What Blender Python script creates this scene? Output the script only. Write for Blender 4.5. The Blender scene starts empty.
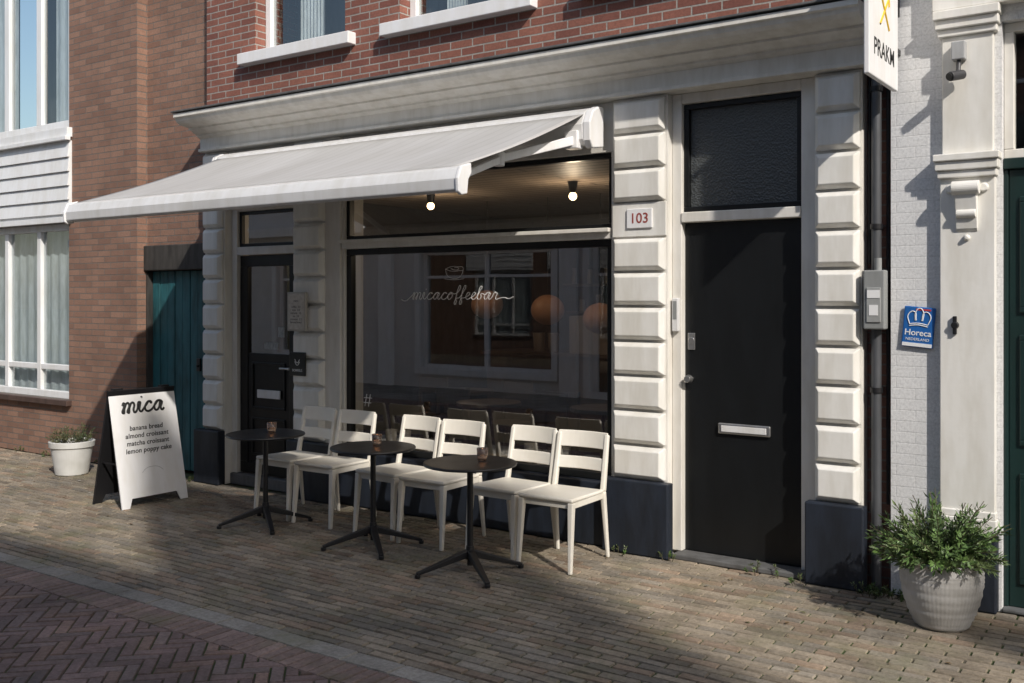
import bpy, bmesh, math, random
from mathutils import Vector, Matrix
random.seed(7)
S=bpy.context.scene
R=math.radians

# ------------------------------------------------------------ materials
def base_mat(name):
    m=bpy.data.materials.new(name); m.use_nodes=True
    nt=m.node_tree; b=nt.nodes['Principled BSDF']
    return m,nt,b
def noise(nt,scale,detail=5,rough=.6,vec=None):
    n=nt.nodes.new('ShaderNodeTexNoise'); n.inputs['Scale'].default_value=scale
    n.inputs['Detail'].default_value=min(detail,3); n.inputs['Roughness'].default_value=rough
    if vec is not None: nt.links.new(vec,n.inputs['Vector'])
    return n
def ramp(nt,src,a,b,c0=(0,0,0,1),c1=(1,1,1,1)):
    r=nt.nodes.new('ShaderNodeValToRGB'); r.color_ramp.elements[0].position=a; r.color_ramp.elements[1].position=b
    r.color_ramp.elements[0].color=c0; r.color_ramp.elements[1].color=c1
    nt.links.new(src,r.inputs[0]); return r
def mul(nt,a,b,fac=1.0,mode='MULTIPLY'):
    x=nt.nodes.new('ShaderNodeMix'); x.data_type='RGBA'; x.blend_type=mode
    if isinstance(fac,(int,float)): x.inputs[0].default_value=fac
    else: nt.links.new(fac,x.inputs[0])
    for s,i in ((a,6),(b,7)):
        if isinstance(s,tuple): x.inputs[i].default_value=s
        else: nt.links.new(s,x.inputs[i])
    return x.outputs[2]
def objco(nt,sc=(1,1,1)):
    t=nt.nodes.new('ShaderNodeTexCoord'); mp=nt.nodes.new('ShaderNodeMapping')
    mp.inputs['Scale'].default_value=sc; nt.links.new(t.outputs['Object'],mp.inputs['Vector'])
    return mp.outputs[0]
def bump(nt,b,h,strength,dist=.01):
    n=nt.nodes.new('ShaderNodeBump'); n.inputs['Strength'].default_value=strength
    n.inputs['Distance'].default_value=dist
    nt.links.new(h,n.inputs['Height']); nt.links.new(n.outputs[0],b.inputs['Normal']); return n
def M(name,col,rough=.6,metal=0,var=.12,vs=3,bmp=.0,bs=60,streak=True,spec=None):
    m,nt,b=base_mat(name)
    b.inputs['Roughness'].default_value=rough; b.inputs['Metallic'].default_value=metal
    if spec is not None: b.inputs['Specular IOR Level'].default_value=spec
    c=(col[0],col[1],col[2],1)
    if var>0:
        n=noise(nt,vs,6,.65,objco(nt,(3,3,.7) if streak else (1,1,1)))
        d=1-var*2
        r=ramp(nt,n.outputs[0],.32,.62,(d,d*.985,d*.95,1),(1,1,1,1))
        nt.links.new(mul(nt,c,r.outputs[0]),b.inputs['Base Color'])
        rr=nt.nodes.new('ShaderNodeMapRange'); rr.inputs[3].default_value=min(1,rough+.12); rr.inputs[4].default_value=max(.02,rough-.08)
        nt.links.new(n.outputs[0],rr.inputs[0]); nt.links.new(rr.outputs[0],b.inputs['Roughness'])
    else: b.inputs['Base Color'].default_value=c
    if bmp>0:
        n2=noise(nt,bs,4,.6,objco(nt)); bump(nt,b,n2.outputs[0],bmp,.004)
    return m
def brickmat(name,c1,c2,mortar,bw=.22,rh=.0625,ms=.006,bstr=.6,rough=.85,var=.25):
    m,nt,b=base_mat(name); b.inputs['Roughness'].default_value=rough
    t=nt.nodes.new('ShaderNodeTexCoord'); s=nt.nodes.new('ShaderNodeSeparateXYZ')
    nt.links.new(t.outputs['Object'],s.inputs[0])
    a=nt.nodes.new('ShaderNodeMath'); a.operation='ADD'
    nt.links.new(s.outputs[0],a.inputs[0]); nt.links.new(s.outputs[1],a.inputs[1])
    nz=noise(nt,6,2,.5,t.outputs['Object'])
    wob=nt.nodes.new('ShaderNodeMath'); wob.operation='MULTIPLY_ADD'
    nt.links.new(nz.outputs[0],wob.inputs[0]); wob.inputs[1].default_value=.006; nt.links.new(s.outputs[2],wob.inputs[2])
    c=nt.nodes.new('ShaderNodeCombineXYZ'); nt.links.new(a.outputs[0],c.inputs[0]); nt.links.new(wob.outputs[0],c.inputs[1])
    k=nt.nodes.new('ShaderNodeTexBrick'); nt.links.new(c.outputs[0],k.inputs['Vector'])
    k.inputs['Scale'].default_value=1; k.inputs['Brick Width'].default_value=bw; k.inputs['Row Height'].default_value=rh
    k.inputs['Mortar Size'].default_value=ms; k.inputs['Mortar Smooth'].default_value=.25
    k.inputs['Color1'].default_value=(*c1,1); k.inputs['Color2'].default_value=(*c2,1); k.inputs['Mortar'].default_value=(*mortar,1)
    n=noise(nt,2.2,8,.7,t.outputs['Object']); d=1-var
    r=ramp(nt,n.outputs[0],.3,.68,(d,d,d,1),(1.0,1.0,1.0,1))
    n3=noise(nt,70,4,.7,t.outputs['Object']); r3=ramp(nt,n3.outputs[0],.3,.6,(.75,.75,.75,1),(1,1,1,1))
    col=mul(nt,mul(nt,k.outputs['Color'],r.outputs[0]),r3.outputs[0])
    nt.links.new(col,b.inputs['Base Color'])
    inv=nt.nodes.new('ShaderNodeMath'); inv.operation='MULTIPLY_ADD'; inv.inputs[1].default_value=-1
    nt.links.new(k.outputs['Fac'],inv.inputs[0])
    sc=nt.nodes.new('ShaderNodeMath'); sc.operation='MULTIPLY'; sc.inputs[1].default_value=.35
    nt.links.new(n3.outputs[0],sc.inputs[0]); nt.links.new(sc.outputs[0],inv.inputs[2])
    bump(nt,b,inv.outputs[0],bstr,.008)
    return m
def glassmat(name,tint=(.85,.9,.88),f0=.08,refl=(1,1,1)):
    m=bpy.data.materials.new(name); m.use_nodes=True; nt=m.node_tree; nt.nodes.clear()
    o=nt.nodes.new('ShaderNodeOutputMaterial'); mx=nt.nodes.new('ShaderNodeMixShader')
    tr=nt.nodes.new('ShaderNodeBsdfTransparent'); gl=nt.nodes.new('ShaderNodeBsdfGlossy')
    tr.inputs[0].default_value=(*tint,1); gl.inputs['Roughness'].default_value=.0; gl.inputs[0].default_value=(*refl,1)
    g=nt.nodes.new('ShaderNodeNewGeometry'); d=nt.nodes.new('ShaderNodeVectorMath'); d.operation='DOT_PRODUCT'
    nt.links.new(g.outputs['True Normal'],d.inputs[0]); nt.links.new(g.outputs['Incoming'],d.inputs[1])
    ab=nt.nodes.new('ShaderNodeMath'); ab.operation='ABSOLUTE'; nt.links.new(d.outputs['Value'],ab.inputs[0])
    om=nt.nodes.new('ShaderNodeMath'); om.operation='SUBTRACT'; om.inputs[0].default_value=1; nt.links.new(ab.outputs[0],om.inputs[1])
    pw=nt.nodes.new('ShaderNodeMath'); pw.operation='POWER'; pw.inputs[1].default_value=5; nt.links.new(om.outputs[0],pw.inputs[0])
    ma=nt.nodes.new('ShaderNodeMath'); ma.operation='MULTIPLY_ADD'; ma.inputs[1].default_value=1-f0; ma.inputs[2].default_value=f0
    nt.links.new(pw.outputs[0],ma.inputs[0]); nt.links.new(ma.outputs[0],mx.inputs[0])
    nt.links.new(tr.outputs[0],mx.inputs[1]); nt.links.new(gl.outputs[0],mx.inputs[2]); nt.links.new(mx.outputs[0],o.inputs[0])
    n=noise(nt,1.2,2,.4,objco(nt)); bp=nt.nodes.new('ShaderNodeBump'); bp.inputs['Strength'].default_value=.06; bp.inputs['Distance'].default_value=.01
    nt.links.new(n.outputs[0],bp.inputs['Height']); nt.links.new(bp.outputs[0],gl.inputs['Normal'])
    return m
def emit(name,col,st):
    m,nt,b=base_mat(name); b.inputs['Base Color'].default_value=(*col,1)
    b.inputs['Emission Color'].default_value=(*col,1); b.inputs['Emission Strength'].default_value=st; return m

cream=M('cream_paint',(.76,.735,.685),.5,var=.07,bmp=.15,bs=25)
creamblk=M('cream_block_paint',(.80,.785,.745),.5,var=.07,bmp=.25,bs=18)
frieze=M('cornice_paint',(.79,.765,.71),.5,var=.08,bmp=.15,bs=14)
black=M('black_paint',(.010,.011,.012),.32,var=.15,spec=.4)
blackm=M('black_metal',(.014,.014,.016),.38,var=.1,streak=False)
navy=M('navy_plinth_paint',(.018,.024,.037),.5,var=.25,bmp=.3,bs=20)
white=M('white_paint',(.82,.82,.83),.45,var=.04)
whitec=M('white_frame_paint',(.80,.81,.82),.4,var=.05)
chairm=M('chair_cream_lacquer',(.78,.745,.67),.42,var=.04,streak=False)
fabric,nt,b=base_mat('awning_canvas'); b.inputs['Roughness'].default_value=.9
w=nt.nodes.new('ShaderNodeTexWave'); w.inputs['Scale'].default_value=2.6; w.inputs['Distortion'].default_value=.0; w.bands_direction='X'
nt.links.new(objco(nt),w.inputs[0]); rr=ramp(nt,w.outputs[0],.0,.06,(.86,.86,.86,1),(1,1,1,1))
nn=noise(nt,1.5,6,.6,objco(nt,(2,.6,1))); r2=ramp(nt,nn.outputs[0],.3,.7,(.85,.84,.82,1),(1,1,1,1))
nt.links.new(mul(nt,mul(nt,(.47,.465,.46,1),rr.outputs[0]),r2.outputs[0]),b.inputs['Base Color'])
alu=M('aluminium',(.74,.74,.74),.35,.0,var=.06)
steel=M('brushed_steel',(.6,.6,.6),.3,.9,var=.08)
grey=M('grey_plastic',(.28,.29,.29),.5,var=.1)
pipem=M('downpipe_zinc',(.10,.105,.115),.5,.3,var=.2)
redbrick=brickmat('red_brick',(.33,.135,.095),(.22,.082,.062),(.40,.37,.335),.21,.062,.0065,bstr=.9)
leftbrick=brickmat('brown_brick',(.35,.205,.145),(.25,.14,.10),(.19,.17,.15),.22,.0625,.005,bstr=.8)
whitebrick=brickmat('white_painted_brick',(.80,.80,.80),(.78,.78,.78),(.74,.74,.74),.21,.0625,.004,bstr=.35,var=.10,rough=.6)
oppbrick=brickmat('opposite_plaster',(.78,.77,.75),(.76,.75,.73),(.74,.73,.71),.21,.0625,.003,bstr=.1,var=.12)
teal=M('teal_gate_paint',(.022,.12,.14),.55,var=.3,bmp=.3,bs=12)
green=M('dark_green_door_paint',(.010,.030,.028),.35,var=.15)
lintelm=M('weathered_wood',(.055,.05,.045),.8,var=.3,bmp=.5,bs=18)
sillbrown=M('sill_tile',(.09,.055,.045),.6,var=.2)
glass=glassmat('window_glass',(.62,.64,.63),.22)
glassup=glassmat('upper_window_glass',(.75,.8,.8),.16)
curtain=M('net_curtain',(.70,.73,.76),.9,var=.12,vs=5)
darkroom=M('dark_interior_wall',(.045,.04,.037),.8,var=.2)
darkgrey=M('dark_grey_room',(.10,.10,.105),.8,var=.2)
roofm=M('roof_tile',(.12,.07,.06),.8,var=.2)
ink=M('black_lettering',(.01,.01,.01),.6,var=0)
whitei=M('white_lettering',(.8,.8,.8),.6,var=0)
blue=M('blue_enamel',(.02,.13,.42),.3,var=.05)
redp=M('red_enamel',(.5,.05,.05),.4,var=0)
yellow=M('yellow_lettering',(.75,.48,.03),.5,var=0)
amber,nt,b=base_mat('tealight_glass'); b.inputs['Base Color'].default_value=(.98,.80,.68,1); b.inputs['Roughness'].default_value=.05
b.inputs['Transmission Weight'].default_value=.9
bulb=emit('lit_bulb',(1,.66,.34),14)
flame=emit('candle_flame',(1,.5,.2),4)
lantern=emit('paper_lantern_glow',(.34,.17,.09),.03)
soil=M('potting_soil',(.03,.022,.016),.95,var=.2,streak=False)
plank,nt,b=base_mat('ceiling_planks'); b.inputs['Roughness'].default_value=.5
k=nt.nodes.new('ShaderNodeTexBrick'); nt.links.new(objco(nt),k.inputs[0]); k.inputs['Scale'].default_value=1
k.inputs['Brick Width'].default_value=3; k.inputs['Row Height'].default_value=.14; k.inputs['Mortar Size'].default_value=.012
k.inputs['Color1'].default_value=(.46,.37,.29,1); k.inputs['Color2'].default_value=(.38,.30,.23,1); k.inputs['Mortar'].default_value=(.05,.035,.025,1)
nt.links.new(k.outputs[0],b.inputs['Base Color'])
hamm,nt,b=base_mat('frosted_hammered_glass'); b.inputs['Base Color'].default_value=(.075,.08,.08,1); b.inputs['Roughness'].default_value=.28
v=nt.nodes.new('ShaderNodeTexVoronoi'); v.inputs['Scale'].default_value=75; nt.links.new(objco(nt),v.inputs[0]); bump(nt,b,v.outputs[0],.7,.007)
def pavermat(name,rough=.8,moss=.5):
    m,nt,b=base_mat(name); b.inputs['Roughness'].default_value=rough
    at=nt.nodes.new('ShaderNodeAttribute'); at.attribute_name='Col'
    co=objco(nt)
    n=noise(nt,45,5,.7,co); r=ramp(nt,n.outputs[0],.3,.65,(.66,.66,.66,1),(1.08,1.08,1.08,1))
    n2=noise(nt,.9,7,.65,co); r2=ramp(nt,n2.outputs[0],.36,.64,(.68,.68,.67,1),(1.10,1.07,1.03,1))
    n5=noise(nt,5,4,.75,co); r5=ramp(nt,n5.outputs[0],.36,.52,(.78,.77,.75,1),(1.0,1.0,1.0,1))
    c=mul(nt,mul(nt,mul(nt,at.outputs[0],r.outputs[0]),r2.outputs[0]),r5.outputs[0])
    n4=noise(nt,2.3,4,.75,co); r4=ramp(nt,n4.outputs[0],.5,.72,(0,0,0,1),(moss,moss,moss,1))
    nt.links.new(mul(nt,c,(.16,.16,.08,1),r4.outputs[0],'MIX'),b.inputs['Base Color'])
    bump(nt,b,n.outputs[0],.5,.004)
    return m
pavm=pavermat('sidewalk_clinker'); roadm=pavermat('road_clinker',moss=.12)
jointm,nt,b=base_mat('joint_sand'); b.inputs['Roughness'].default_value=.95
n=noise(nt,3.5,4,.7,objco(nt)); r=ramp(nt,n.outputs[0],.40,.56,(.085,.072,.052,1),(.05,.075,.022,1)); nt.links.new(r.outputs[0],b.inputs['Base Color'])
def leafmat(name):
    m,nt,b=base_mat(name); b.inputs['Roughness'].default_value=.5
    at=nt.nodes.new('ShaderNodeAttribute'); at.attribute_name='Col'
    nt.links.new(at.outputs[0],b.inputs['Base Color'])
    return m
leafm=leafmat('leaf_green')
stemm=M('stem_brown',(.07,.06,.03),.8,var=0)

# ------------------------------------------------------------ mesh builder
class MB:
    def __init__(s): s.v=[]; s.f=[]; s.c=[]
    def add(s,vs,fs,col=None):
        o=len(s.v); s.v+= [tuple(p) for p in vs]; s.f+=[tuple(i+o for i in f) for f in fs]
        if col is not None: s.c+=[col]*len(vs)
        return s
    def box(s,x0,x1,y0,y1,z0,z1):
        if x0>x1:x0,x1=x1,x0
        if y0>y1:y0,y1=y1,y0
        if z0>z1:z0,z1=z1,z0
        return s.add([(x0,y0,z0),(x1,y0,z0),(x1,y1,z0),(x0,y1,z0),(x0,y0,z1),(x1,y0,z1),(x1,y1,z1),(x0,y1,z1)],
          [(0,3,2,1),(4,5,6,7),(0,1,5,4),(1,2,6,5),(2,3,7,6),(3,0,4,7)])
    def beam(s,p0,p1,a0,b0,a1=None,b1=None,up=(0,0,1)):
        p0=Vector(p0);p1=Vector(p1); a1=a0 if a1 is None else a1; b1=b0 if b1 is None else b1
        d=(p1-p0).normalized(); u=Vector(up)
        if abs(d.dot(u))>.98: u=Vector((0,1,0))
        r=d.cross(u).normalized(); u=r.cross(d)
        vs=[]
        for p,a,b in ((p0,a0,b0),(p1,a1,b1)):
            for sx,sy in ((-1,-1),(1,-1),(1,1),(-1,1)): vs.append(p+r*sx*a/2+u*sy*b/2)
        return s.add(vs,[(0,1,2,3),(7,6,5,4),(0,4,5,1),(1,5,6,2),(2,6,7,3),(3,7,4,0)])
    def cyl(s,p0,p1,r0,r1=None,n=24):
        p0=Vector(p0);p1=Vector(p1); r1=r0 if r1 is None else r1
        d=(p1-p0).normalized(); u=Vector((0,0,1)) if abs(d.z)<.95 else Vector((1,0,0))
        r=d.cross(u).normalized(); u=r.cross(d); vs=[]
        for p,q in ((p0,r0),(p1,r1)):
            for i in range(n):
                a=2*math.pi*i/n; vs.append(p+(r*math.cos(a)+u*math.sin(a))*q)
        fs=[(i,(i+1)%n,n+(i+1)%n,n+i) for i in range(n)]+[tuple(range(n-1,-1,-1)),tuple(range(n,2*n))]
        return s.add(vs,fs)
    def lathe(s,prof,c,n=48,rib=0,nr=0):
        vs=[];m=len(prof)
        for (r,z) in prof:
            for i in range(n):
                a=2*math.pi*i/n; q=r*(1+rib*math.cos(a*nr)) if nr else r
                vs.append((c[0]+q*math.cos(a),c[1]+q*math.sin(a),c[2]+z))
        fs=[(j*n+i,j*n+(i+1)%n,(j+1)*n+(i+1)%n,(j+1)*n+i) for j in range(m-1) for i in range(n)]
        return s.add(vs,fs)
    def prof(s,pts,x0,x1):
        n=len(pts)
        vs=[(x0,y,z) for y,z in pts]+[(x1,y,z) for y,z in pts]
        fs=[(i,(i+1)%n,n+(i+1)%n,n+i) for i in range(n)]+[tuple(range(n-1,-1,-1)),tuple(range(n,2*n))]
        return s.add(vs,fs)
    def wall(s,x0,x1,z0,z1,y0,y1,holes):
        xs=sorted(set([x0,x1]+[h[0] for h in holes]+[h[1] for h in holes]))
        xs=[x for x in xs if x0<=x<=x1]
        for a,b in zip(xs,xs[1:]):
            hs=sorted([(h[2],h[3]) for h in holes if h[0]<=a+1e-6 and h[1]>=b-1e-6]); z=z0
            for h0,h1 in hs:
                if h0>z+1e-6: s.box(a,b,y0,y1,z,h0)
                z=h1
            if z<z1-1e-6: s.box(a,b,y0,y1,z,z1)
        return s
    def build(s,name,mat,parent=None,bevel=0,seg=2,smooth=False,loc=None,norm=True):
        me=bpy.data.meshes.new(name); me.from_pydata(s.v,[],s.f); me.materials.append(mat)
        if s.c:
            ca=me.color_attributes.new('Col','FLOAT_COLOR','POINT')
            flat=[]
            for c in s.c: flat+=[c[0],c[1],c[2],1]
            ca.data.foreach_set('color',flat)
        if norm:
            bm=bmesh.new(); bm.from_mesh(me); bmesh.ops.recalc_face_normals(bm,faces=bm.faces); bm.to_mesh(me); bm.free()
        if smooth:
            me.shade_smooth()
        o=bpy.data.objects.new(name,me); S.collection.objects.link(o)
        if parent: o.parent=parent
        if loc: o.location=loc
        if bevel:
            bv=o.modifiers.new('bevel','BEVEL'); bv.width=bevel; bv.segments=seg; bv.limit_method='ANGLE'; bv.angle_limit=R(40)
        return o
def empty(name,loc=(0,0,0),rot=0):
    e=bpy.data.objects.new(name,None); e.empty_display_size=.2; S.collection.objects.link(e); e.location=loc; e.rotation_euler=(0,0,rot); return e
def text(name,body,size,mat,parent,M4,extr=.0008,align='CENTER',shear=0,bold=0,space=1):
    c=bpy.data.curves.new(name,'FONT'); c.body=body; c.size=size; c.extrude=extr; c.align_x=align; c.align_y='CENTER'; c.shear=shear; c.offset=bold; c.space_character=space
    c.materials.append(mat); o=bpy.data.objects.new(name,c); S.collection.objects.link(o); o.parent=parent; o.matrix_world=M4; return o
def frame(origin,right,up):
    r=Vector(right).normalized(); u=Vector(up).normalized(); n=r.cross(u)
    m=Matrix((r,u,n)).transposed().to_4x4(); m.translation=Vector(origin); return m
G={'m':([(0,.7),(.1,.96),(.15,.7),(.13,0),(.2,.55),(.4,.96),(.53,.78),(.52,0),(.58,.55),(.78,.96),(.92,.78),(.92,.18),(1.02,0),(1.18,.15)],1.18),
'i':([(0,.2),(.17,.95),(.2,.55),(.22,.15),(.34,.02),(.5,.2)],.5),
'c':([(0,.15),(.2,.6),(.5,.95),(.6,.78),(.45,.95),(.18,.65),(.15,.25),(.35,0),(.6,.05),(.75,.2)],.75),
'a':([(0,.15),(.2,.6),(.5,.95),(.68,.8),(.45,.95),(.2,.7),(.15,.3),(.3,.02),(.5,.15),(.68,.85),(.68,.2),(.8,0),(.95,.15)],.95),
'o':([(0,.15),(.15,.6),(.4,.95),(.2,.8),(.12,.4),(.3,0),(.55,.2),(.6,.6),(.4,.95),(.6,.8),(.85,.75)],.85),
'f':([(0,.15),(.3,1.0),(.45,1.7),(.35,1.9),(.25,1.6),(.25,0),(.25,-.6),(.35,-.7),(.42,-.3),(.3,.1),(.6,.2)],.6),
'e':([(0,.15),(.4,.5),(.5,.8),(.35,.95),(.18,.6),(.2,.2),(.4,0),(.65,.15)],.65),
'b':([(0,.15),(.3,1.2),(.35,1.75),(.22,1.7),(.18,1),(.2,.2),(.4,0),(.6,.3),(.5,.75),(.6,.8),(.8,.7)],.8),
'r':([(0,.15),(.2,.9),(.27,1),(.35,.85),(.5,.85),(.48,.3),(.6,0),(.8,.1)],.8)}
def strokes(name,lines,th,mat,parent,M4,cyc=False):
    c=bpy.data.curves.new(name,'CURVE'); c.dimensions='3D'; c.bevel_depth=th; c.bevel_resolution=1; c.resolution_u=6
    for L in lines:
        sp=c.splines.new('BEZIER'); sp.bezier_points.add(len(L)-1)
        for p,q in zip(sp.bezier_points,L):
            p.co=(q[0],q[1],0); p.handle_left_type=p.handle_right_type='AUTO'
        sp.use_cyclic_u=cyc
    c.materials.append(mat); o=bpy.data.objects.new(name,c); S.collection.objects.link(o); o.parent=parent; o.matrix_world=M4; return o
def script(name,word,xh,th,mat,parent,M4,pre=0,post=0,wide=1.0,slant=.0):
    x=0;pts=[];dots=[]
    if pre: pts+=[(-pre,.0),(-pre*.6,-.25),(-pre*.22,.25)]
    for n_,ch in enumerate(word):
        g,wd=G[ch]; pts+=[((x+a)*wide,b) for a,b in (g if n_==0 else g[1:])]
        if ch=='i': dots.append([((x+.24)*wide,1.36),((x+.28)*wide,1.46)])
        x+=wd
    if post: pts+=[(x*wide+post*.4,.25),(x*wide+post*.7,.1),(x*wide+post,.35)]
    L=[[((a+slant*b)*xh-x*wide*xh/2,b*xh-.45*xh) for a,b in pts]]+[[((a+slant*b)*xh-x*wide*xh/2,b*xh-.45*xh) for a,b in d] for d in dots]
    return strokes(name,L,th,mat,parent,M4)
def window(fr,gl,x0,x1,z0,z1,y,dy,xm,zm,f=.06,g=.03):
    fr.box(x0,x1,y,y+dy,z0,z0+f); fr.box(x0,x1,y,y+dy,z1-f,z1)
    fr.box(x0,x0+f,y,y+dy,z0+f,z1-f); fr.box(x1-f,x1,y,y+dy,z0+f,z1-f)
    for x in xm: fr.box(x-f/2,x+f/2,y+dy*.05,y+dy*.95,z0+f,z1-f)
    for z in zm: fr.box(x0+f,x1-f,y+dy*.1,y+dy*.9,z-g/2-.01,z+g/2+.01)
    ym=y+dy*.6
    gl.add([(x0+.01,ym,z0+.01),(x1-.01,ym,z0+.01),(x1-.01,ym,z1-.01),(x0+.01,ym,z1-.01)],[(0,1,2,3)])

# ------------------------------------------------------------ ground
me=MB(); me.add([(-150,-150,-.009),(150,-150,-.009),(150,150,-.009),(-150,150,-.009)],[(0,1,2,3)])
me.build('ground',jointm)
def paver(mb,cx,cy,l,w,ang,col,h=0.0):
    ca,sa=math.cos(ang),math.sin(ang); tx=random.uniform(-.0018,.0018); ty=random.uniform(-.0018,.0018); dz=random.uniform(-.0015,.0015)+h
    vs=[]
    for (k,z) in ((0,-.012),(-.004,.0)):
        for sx,sy in ((-1,-1),(1,-1),(1,1),(-1,1)):
            a=sx*(l/2+k); b=sy*(w/2+k)
            vs.append((cx+a*ca-b*sa,cy+a*sa+b*ca,z+dz+(sx*tx+sy*ty if z>-.005 else -.002)))
    mb.add(vs,[(4,5,6,7),(0,1,5,4),(1,2,6,5),(2,3,7,6),(3,0,4,7)],col)
XL,XR=-20,6
def sc():
    k=random.gauss(1,.14); t=random.random()
    c=(.335,.282,.218) if t<.55 else ((.29,.255,.21) if t<.8 else (.33,.25,.185))
    return tuple(max(.03,x*k) for x in c)
side=MB(); pl,pw=.205,.0655; row=0; y=-.02
yB=-2.42
while y-pw/2>yB:
    x=XL+(row%2)*pl/2+random.uniform(-.01,.01)
    while x<XR:
        paver(side,x,y-pw/2,pl-.009+random.uniform(-.002,.002),pw-.009,random.gauss(0,.008),sc()); x+=pl
    y-=pw; row+=1
side.build('sidewalk',pavm,norm=False)
kb=MB(); x=XL
while x<XR:
    k=random.gauss(1,.08); paver(kb,x,yB-.085,.295,.13,0,(.34*k,.32*k,.29*k)); x+=.30
x=XL
while x<XR:
    k=random.gauss(1,.13); paver(kb,x,yB-.25,.062,.19,random.gauss(0,.01),(.26*k,.19*k,.17*k)); x+=.0675
kb.build('kerb_band',pavm,norm=False)
yR=yB-.35
rd=MB(); cw=.066; n=3; A=R(45)
ca,sa=math.cos(A),math.sin(A)
rng=int(26/cw)
for a in range(-rng,rng):
    for b_ in range(-rng,rng):
        d=(a-b_)%(2*n)
        if d==0: lx,ly,an=(a+n/2)*cw,(b_+.5)*cw,0
        elif d==2*n-1: lx,ly,an=(a+.5)*cw,(b_+n/2)*cw,R(90)
        else: continue
        wx=lx*ca-ly*sa; wy=lx*sa+ly*ca
        wx-=7; wy-=4.4
        if wx<XL or wx>XR or wy>yR+.12 or wy<-6.5: continue
        k=random.gauss(1,.13); t=random.random()
        c=(.235,.168,.158) if t<.6 else ((.21,.16,.152) if t<.85 else (.26,.178,.15))
        paver(rd,wx,wy,n*cw-.006,cw-.006,A+an+random.gauss(0,.006),tuple(q*k for q in c))
ro=rd.build('road',roadm,norm=False)
bm=bmesh.new(); bm.from_mesh(ro.data)
bmesh.ops.bisect_plane(bm,geom=bm.verts[:]+bm.edges[:]+bm.faces[:],plane_co=(0,yR,0),plane_no=(0,1,0),clear_outer=True)
bm.to_mesh(ro.data); bm.free()
fs=MB(); y=-6.5
while y>-8.45:
    x=XL
    while x<XR:
        k=random.gauss(1,.1); paver(fs,x,y-.15,.295,.295,0,(.30*k,.29*k,.27*k)); x+=.3
    y-=.3
fs.build('far_sidewalk',pavm,norm=False)

# ------------------------------------------------------------ coffee shop building
C=empty('coffee_shop_building')
mb=MB(); mb.wall(-7.64,-1.66,3.35,7.2,.02,.30,[(-6.97,-5.86,3.88,5.6),(-5.26,-4.07,3.88,5.6),(-3.45,-2.3,3.88,5.6)]); mb.build('upper_brick_wall',redbrick,C)
fr=MB(); gl=MB()
for a,b_ in ((-6.97,-5.86),(-5.26,-4.07),(-3.45,-2.3)):
    window(fr,gl,a,b_,3.88,5.6,.14,.07,[],[4.75],.065)
    fr.box(a-.14,b_+.12,-.07,.13,3.78,3.879)
fr.build('upper_window_frames',white,C,.006); gl.build('upper_window_glass',glassup,C)
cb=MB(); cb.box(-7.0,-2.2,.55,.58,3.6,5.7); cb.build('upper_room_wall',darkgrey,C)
cu=MB()
for a,b_ in ((-6.75,-6.45),(-5.05,-4.85),(-4.5,-4.25)):
    N=14
    for i in range(N):
        x0=a+(b_-a)*i/N; x1=a+(b_-a)*(i+1)/N; yy=.36+.03*(i%2); y2=.36+.03*((i+1)%2)
        cu.add([(x0,yy,3.9),(x1,y2,3.9),(x1,y2,5.6),(x0,yy,5.6)],[(0,1,2,3)])
cu.build('upper_curtains',curtain,C)
sl=MB(); sl.box(-7.64,-7.55,.301,9,0,7.2); sl.box(-1.75,-1.66,.301,9,0,7.2); sl.box(-7.64,-1.66,8.9,9,0,7.2); sl.build('side_walls',redbrick,C)
rf=MB(); rf.prof([(-.15,7.2),(9.1,7.2),(4.5,10.2)],-7.66,-1.64); rf.build('roof',roofm,C)
pr=MB()
for a,b_ in ((-7.64,-7.36),(-6.45,-5.90),(-3.32,-2.91),(-1.94,-1.66)): pr.box(a,b_,0,.28,.0,3.04)
pr.box(-7.359,-6.451,.03,.28,2.52,3.04); pr.box(-5.899,-3.321,.03,.28,2.70,3.04)
pr.build('piers_and_lintels',cream,C,.004)
bl=MB()
for (a,b_) in ((-7.63,-7.375),(-6.425,-6.07),(-3.305,-2.925),(-1.93,-1.67)):
    for i in range(11):
        z1=3.03-i*.231; z0=z1-.231
        if a==-3.305 and i==3:
            continue
        m=.020; ch=.026; d=.055
        x0,x1,w0,w1=a,b_,z0+m/2,z1-m/2
        vs=[(x0,-.001,w0),(x1,-.001,w0),(x1,-.001,w1),(x0,-.001,w1),
            (x0,-.022,w0),(x1,-.022,w0),(x1,-.022,w1),(x0,-.022,w1),
            (x0+ch,-d,w0+ch),(x1-ch,-d,w0+ch),(x1-ch,-d,w1-ch),(x0+ch,-d,w1-ch)]
        fs_=[(8,9,10,11)]
        for k0 in (0,4):
            for i2 in range(4):
                j=(i2+1)%4; fs_.append((k0+i2,k0+j,k0+4+j,k0+4+i2))
        bl.add(vs,fs_)
bl.build('rusticated_blocks',creamblk,C,.005,2)
pb=MB(); pb.box(-3.315,-2.915,-.02,-.001,2.11,2.335); pb.build('plain_block',creamblk,C,.004)
pq=MB(); pq.box(-3.20,-3.01,-.032,-.0205,2.165,2.295); pq.build('number_plate',white,C,.004)
text('house_number','103',.095,M('number_red_brown',(.30,.06,.05),.5,var=0),C,frame((-3.105,-.0325,2.228),(1,0,0),(0,0,1)),bold=.001)
pn=MB()
for a,b_ in ((-7.70,-7.35),(-6.46,-5.93),(-3.36,-2.87),(-1.975,-1.63)): pn.box(a,b_,-.085,-.0015,0,.49)
pn.box(-5.929,-3.361,-.02,.25,0,.44)
pn.build('plinths',navy,C,.01)
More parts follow.
